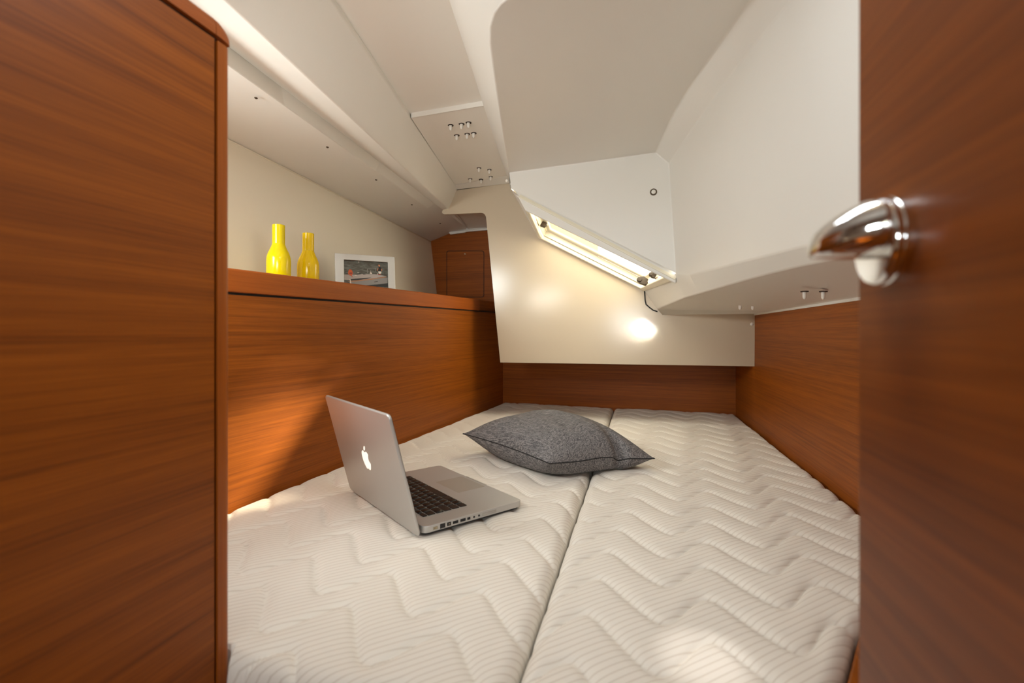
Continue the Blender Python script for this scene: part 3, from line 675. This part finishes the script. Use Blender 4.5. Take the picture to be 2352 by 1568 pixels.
# lid: built upright behind the hinge, leaning back
lid = bpy.data.objects.new('lid', None)
th = math.radians(14.5); py, pz = .001, .0015
def lidp(x, h, t):       # h up the lid, t outward (away from keyboard)
    return Vector((x, py + math.sin(th) * h + math.cos(th) * t, pz + math.cos(th) * h - math.sin(th) * t))
out = [(p.x, p.y) for p in rr(-HWD, 0, HWD, DEP - .002, .011)]
def lplate(name, pts, t0, t1, m, parent, bevel=0):
    a = [lidp(x, h, t0) for x, h in pts]; b_ = [lidp(x, h, t1) for x, h in pts]; n = len(pts)
    return loc(name, a + b_, [tuple(range(n)), tuple(range(n, 2 * n))] + [(i, (i + 1) % n, n + (i + 1) % n, n + i) for i in range(n)], m, parent, bevel=bevel, seg=3)
lidm = lplate('lid', out, -.001, .0055, 'aluminium', lap, .003)
lplate('screen', [(p.x, p.y) for p in rr(-HWD + .003, .014, HWD - .003, DEP - .005, .008)], -.0016, -.0008, 'screen_glass', lidm)
loc('hinge', *prism([lidp(-.14, .0, -.003), lidp(.14, .0, -.003), lidp(.14, .014, -.003), lidp(-.14, .014, -.003)], (0, .004, 0)), 'port_black', lap)
# apple emblem: body with a bite, and a leaf
def smoothpoly(pts, n=5):
    o = []; k = len(pts)
    for i in range(k):
        p0, p1, p2, p3 = [Vector((*pts[(i + d) % k], 0)) for d in (-1, 0, 1, 2)]
        for s in range(n):
            t = s / n
            o.append(.5 * ((2 * p1) + (-p0 + p2) * t + (2 * p0 - 5 * p1 + 4 * p2 - p3) * t * t + (-p0 + 3 * p1 - 3 * p2 + p3) * t ** 3))
    return [(q.x, q.y) for q in o]
body = [(0, .52), (.16, .58), (.30, .56), (.40, .46), (.32, .36), (.285, .24), (.32, .11), (.43, .03), (.36, -.14), (.24, -.30), (.13, -.33), (0, -.28), (-.13, -.33), (-.25, -.28), (-.37, -.10), (-.43, .12), (-.41, .36), (-.30, .53), (-.15, .58)]
leaf = [(0.0, .64), (.05, .76), (.14, .85), (.22, .87), (.21, .76), (.14, .67), (.06, .63)]
for nm, pl in (('emblem', body), ('emblem_leaf', leaf)):
    lplate(nm, [(-x * .046, .122 + (y - .2) * .046) for x, y in smoothpoly(pl)], .0050, .0059, 'logo_glow', lidm)

# ------------------------------------------------------------------ cushion
corner = {(-1, -1): Vector((.098, 1.262, .050)), (1, -1): Vector((.405, 1.375, .034)), (1, 1): Vector((.205, 1.80, .055)), (-1, 1): Vector((-.157, 1.550, .068))}
NQ = 64
def mid(s, t):
    w = [((1 - s) * (1 - t) / 4, (-1, -1)), ((1 + s) * (1 - t) / 4, (1, -1)), ((1 + s) * (1 + t) / 4, (1, 1)), ((1 - s) * (1 + t) / 4, (-1, 1))]
    p = sum((corner[k] * a for a, k in w), Vector())
    c = sum((corner[k] for k in corner), Vector()) / 4
    # seams bow in between the corners
    bow = .075 * (abs(s) ** 6 * (1 - t * t) + abs(t) ** 6 * (1 - s * s))
    p = p + (Vector((c.x, c.y, p.z)) - p) * bow
    return p
def fold(s, t):      # pinch in the front edge towards the right corner
    return math.exp(-((s - .42) / .10) ** 2) * max(0, (-t - .35) / .65) ** 1.3
def cushion_pt(s, t, side):
    p = mid(s, t); a = max(0, 1 - abs(s) ** 2.6); b_ = max(0, 1 - abs(t) ** 2.6)
    T = (a ** .55) * (b_ ** .55)
    f = fold(s, t)
    zmid = p.z + .006 * math.sin(3 * s + 1) * (1 - abs(s)) - .012 * f - .008 * T
    nz = .004 * noise.noise(Vector((s * 2.3, t * 2.3, 3))) * T
    if side > 0: z = zmid + T * (.092 + nz * 6 * .2) - .020 * f * (T > 0) * min(1, T * 2) + nz
    else: z = max(zmid - T * .075, .0075 - .001 * T)
    q = Vector((p.x, p.y, MT + z))
    if f: q += Vector((-.25, .97, 0)) * (.020 * f)
    return q
V = []; F = []; n = NQ + 1; idx = {}
g = [math.sin(math.pi / 2 * (2 * i / NQ - 1)) for i in range(n)]
for side in (1, -1):
    for i in range(n):
        for j in range(n):
            edge = i in (0, NQ) or j in (0, NQ)
            if edge and side < 0: idx[(side, i, j)] = idx[(1, i, j)]; continue
            idx[(side, i, j)] = len(V); V.append(cushion_pt(g[i], g[j], side))
    for i in range(NQ):
        for j in range(NQ):
            q = [idx[(side, i, j)], idx[(side, i + 1, j)], idx[(side, i + 1, j + 1)], idx[(side, i, j + 1)]]
            F.append(tuple(q if side > 0 else q[::-1]))
cu = tag(new('cushion', V, F, 'linen', smooth=True), 'square grey linen cushion lying across the seam of the mattresses', 'cushion')
loop = [idx[(1, i, 0)] for i in range(n)] + [idx[(1, NQ, j)] for j in range(1, n)] + [idx[(1, i, NQ)] for i in range(NQ - 1, -1, -1)] + [idx[(1, 0, j)] for j in range(NQ - 1, 0, -1)]
tube('seam', [V[k] for k in loop], .0016, 'seam_dark', cu, closed=True, n=6)

# ------------------------------------------------------------------ bottles and photograph on the shelf
SH = H + .125
def bottle(x, y, hgt, m, label):
    R_, r_ = .0362, .0188
    prof = [(R_ * .92, 0), (R_, .004), (R_, hgt - .118), (R_ * .985, hgt - .108), (R_ * .93, hgt - .098), (R_ * .83, hgt - .088), (R_ * .70, hgt - .078), (r_ * 1.15, hgt - .069), (r_ * 1.03, hgt - .062), (r_, hgt - .055), (r_, hgt - .001), (r_ * .94, hgt)]
    fine = []
    for k in range(len(prof) - 1):
        p0, p1, p2, p3 = [Vector((*prof[min(max(k + d, 0), len(prof) - 1)], 0)) for d in (-1, 0, 1, 2)]
        ns = 4 if 2 <= k <= 8 else 1
        for i in range(ns):
            u = i / ns; q = .5 * ((2 * p1) + (-p0 + p2) * u + (2 * p0 - 5 * p1 + 4 * p2 - p3) * u * u + (-p0 + 3 * p1 - 3 * p2 + p3) * u ** 3) if ns > 1 and k > 2 else p1.lerp(p2, u)
            fine.append((q.x, q.y))
    prof = fine + [prof[-1]]
    t = empty('bottle', (x, y, SH)); tag(t, label, 'bottle', 'yellow bottles on the shelf')
    o = lathe('bottle_body', prof, (0, 0, 0), UP, m, t, n=56)
    o = lathe('mouth', [(r_ * .8, hgt - .003), (r_ * .8, hgt + .0003)], (0, 0, 0), UP, 'yellow_deep', t, n=24)
bottle(-.748, 1.550, .2215, 'yellow_glass', 'brighter yellow glass bottle, farther from the framed photograph')
bottle(-.708, 1.680, .2215, 'yellow_deep', 'deeper yellow glass bottle, next to the framed photograph')
# picture frame
f0, f1 = Vector((-.677, 1.85, 0)), Vector((-.470, 1.946, 0)); fx = (f1 - f0).normalized(); fw = (f1 - f0).length
fn = Vector((fx.y, -fx.x, 0)); fh = .1825; lean = .022
fr = empty('photo_frame', (f0.x, f0.y, SH)); tag(fr, 'silver picture frame holding a photograph of people on a sailing yacht', 'picture frame')
def fp(a, b_, t=0.0):      # a,b in 0..1 across/up, t towards the viewer
    p = f0 + fx * (fw * a) - fn * (lean * b_) + fn * t; return Vector((p.x, p.y, SH + fh * b_ + .001))
bx0, bx1, by0, by1 = .145, .880, .17, .868
V = []; F = []
for t in (0, .012):
    V += [fp(0, 0, t), fp(1, 0, t), fp(1, 1, t), fp(0, 1, t), fp(bx0, by0, t), fp(bx1, by0, t), fp(bx1, by1, t), fp(bx0, by1, t)]
for i in range(4):
    j = (i + 1) % 4; F += [(i, j, 4 + j, 4 + i), (8 + i, 12 + i, 12 + j, 8 + j), (i, 8 + i, 8 + j, j), (4 + i, 4 + j, 12 + j, 12 + i)]
under(fixn(new('surround', V, F, 'frame_silver', bevel=.002, seg=2)), fr)
under(slab('backing', [fp(.03, .03, 0), fp(.97, .03, 0), fp(.97, .97, 0), fp(.03, .97, 0)], -fn * .003, 'dark_gap'), fr)
under(slab('prop', [fp(.45, .0, -.004), fp(.55, .0, -.004), fp(.55, .75, -.004), fp(.45, .75, -.004)], -fn * .004, 'dark_gap'), fr)
m = mat('print_sea', srgb(74, 78, 68), 0.4); nt = m.node_tree; b = nt.nodes['Principled BSDF']
tc = nd(nt, 'ShaderNodeTexCoord'); mp = nd(nt, 'ShaderNodeMapping'); mp.inputs['Scale'].default_value = (40, 40, 190)
nz = nd(nt, 'ShaderNodeTexNoise'); nz.inputs['Scale'].default_value = 1.0; nz.inputs['Distortion'].default_value = .8; cr = nd(nt, 'ShaderNodeValToRGB')
nt.links.new(tc.outputs['Object'], mp.inputs[0]); nt.links.new(mp.outputs[0], nz.inputs[0]); nt.links.new(nz.outputs[0], cr.inputs[0]); nt.links.new(cr.outputs[0], b.inputs['Base Color'])
cr.color_ramp.elements[0].position = .4; cr.color_ramp.elements[0].color = (*srgb(76, 72, 58), 1); cr.color_ramp.elements[1].position = .68; cr.color_ramp.elements[1].color = (*srgb(112, 114, 104), 1)
for k, c in (('pr_deck', (176, 166, 158)), ('pr_hull', (142, 138, 132)), ('pr_dark', (46, 44, 40)), ('pr_orange', (206, 92, 40)), ('pr_skin', (206, 132, 92)), ('pr_black', (36, 32, 28)), ('pr_white', (226, 216, 200)), ('pr_teak', (178, 128, 92)), ('pr_red', (160, 62, 42))):
    mat(k, srgb(*c), .5)
def pp(x, y, t): return fp(bx0 + (bx1 - bx0) * x, by0 + (by1 - by0) * y, t)
mats = ['print_sea', 'pr_deck', 'pr_hull', 'pr_dark', 'pr_orange', 'pr_skin', 'pr_black', 'pr_white', 'pr_teak', 'pr_red']
shapes = [('print_sea', [(0, 0), (1, 0), (1, 1), (0, 1)]),
  ('pr_hull', [(.16, .02), (.98, .06), (1, .38), (.74, .36), (.35, .20), (.10, .16)]), ('pr_dark', [(.30, 0), (1, 0), (1, .16), (.75, .09), (.5, .04)]),
  ('pr_teak', [(.05, .14), (.25, .17), (.62, .27), (.97, .40), (.97, .43), (.60, .305), (.2, .20)]),
  ('pr_deck', [(0, .22), (.16, .20), (.36, .24), (.66, .33), (.97, .44), (.72, .50), (.40, .48), (.30, .44), (0, .43)]),
  ('pr_dark', [(.10, .20), (.30, .225), (.52, .30), (.62, .36), (.50, .335), (.14, .255)]), ('pr_dark', [(.68, .17), (.76, .20), (.765, .225), (.68, .195)]),
  ('pr_white', [(.24, .405), (.29, .41), (.28, .435), (.24, .43)]), ('pr_white', [(.58, .51), (.60, .57), (.605, .66), (.612, .57), (.64, .50)]),
  ('pr_black', [(.33, .47), (.38, .48), (.37, .50), (.33, .495)]), ('pr_black', [(.43, .465), (.49, .475), (.47, .50), (.43, .49)]),
  ('pr_white', [(.30, .52), (.345, .53), (.34, .545), (.30, .54)]), ('pr_white', [(.33, .93), (.345, .93), (.34, 1.0), (.335, 1.0)]),
  ('pr_orange', [(.10, .58), (.12, .64), (.17, .63), (.19, .56), (.20, .48), (.17, .40), (.13, .40), (.09, .47)]), ('pr_red', [(.12, .46), (.18, .46), (.185, .52), (.13, .52)]),
  ('pr_orange', [(.15, .40), (.19, .33), (.20, .33), (.17, .41)]), ('pr_white', [(.12, .25), (.145, .25), (.16, .10), (.17, .06), (.13, .06), (.135, .14)]),
  ('pr_skin', [(.775, .88), (.80, .90), (.825, .86), (.81, .81), (.79, .83)]), ('pr_black', [(.775, .75), (.79, .81), (.83, .81), (.855, .75), (.85, .63), (.78, .62)]),
  ('pr_skin', [(.745, .66), (.77, .75), (.785, .77), (.775, .70), (.76, .63)]), ('pr_skin', [(.85, .74), (.87, .70), (.86, .64), (.845, .65)]),
  ('pr_white', [(.775, .62), (.85, .62), (.845, .54), (.81, .52), (.78, .55)]), ('pr_red', [(.75, .50), (.81, .52), (.84, .50), (.82, .47), (.77, .48)]), ('pr_white', [(.745, .52), (.775, .53), (.77, .50), (.745, .50)]),
  ('pr_hull', [(.525, .70), (.72, .74), (.72, .725), (.527, .685)]), ('pr_hull', [(.515, .52), (.527, .52), (.532, .70), (.52, .70)]), ('pr_hull', [(.71, .60), (.72, .60), (.725, .74), (.715, .74)])]
V = []; F = []; MI = []
for k, (mm, pl) in enumerate(shapes):
    i0 = len(V); V += [pp(x, (1 - (1 - y) * .78) if k else y, .0012 + .00012 * k) for x, y in pl]; F.append(tuple(range(i0, len(V)))); MI.append(mats.index(mm))
o = new('print', V, F); 
for mm in mats: o.data.materials.append(MAT[mm])
for p, i in zip(o.data.polygons, MI): p.material_index = i
under(o, fr)
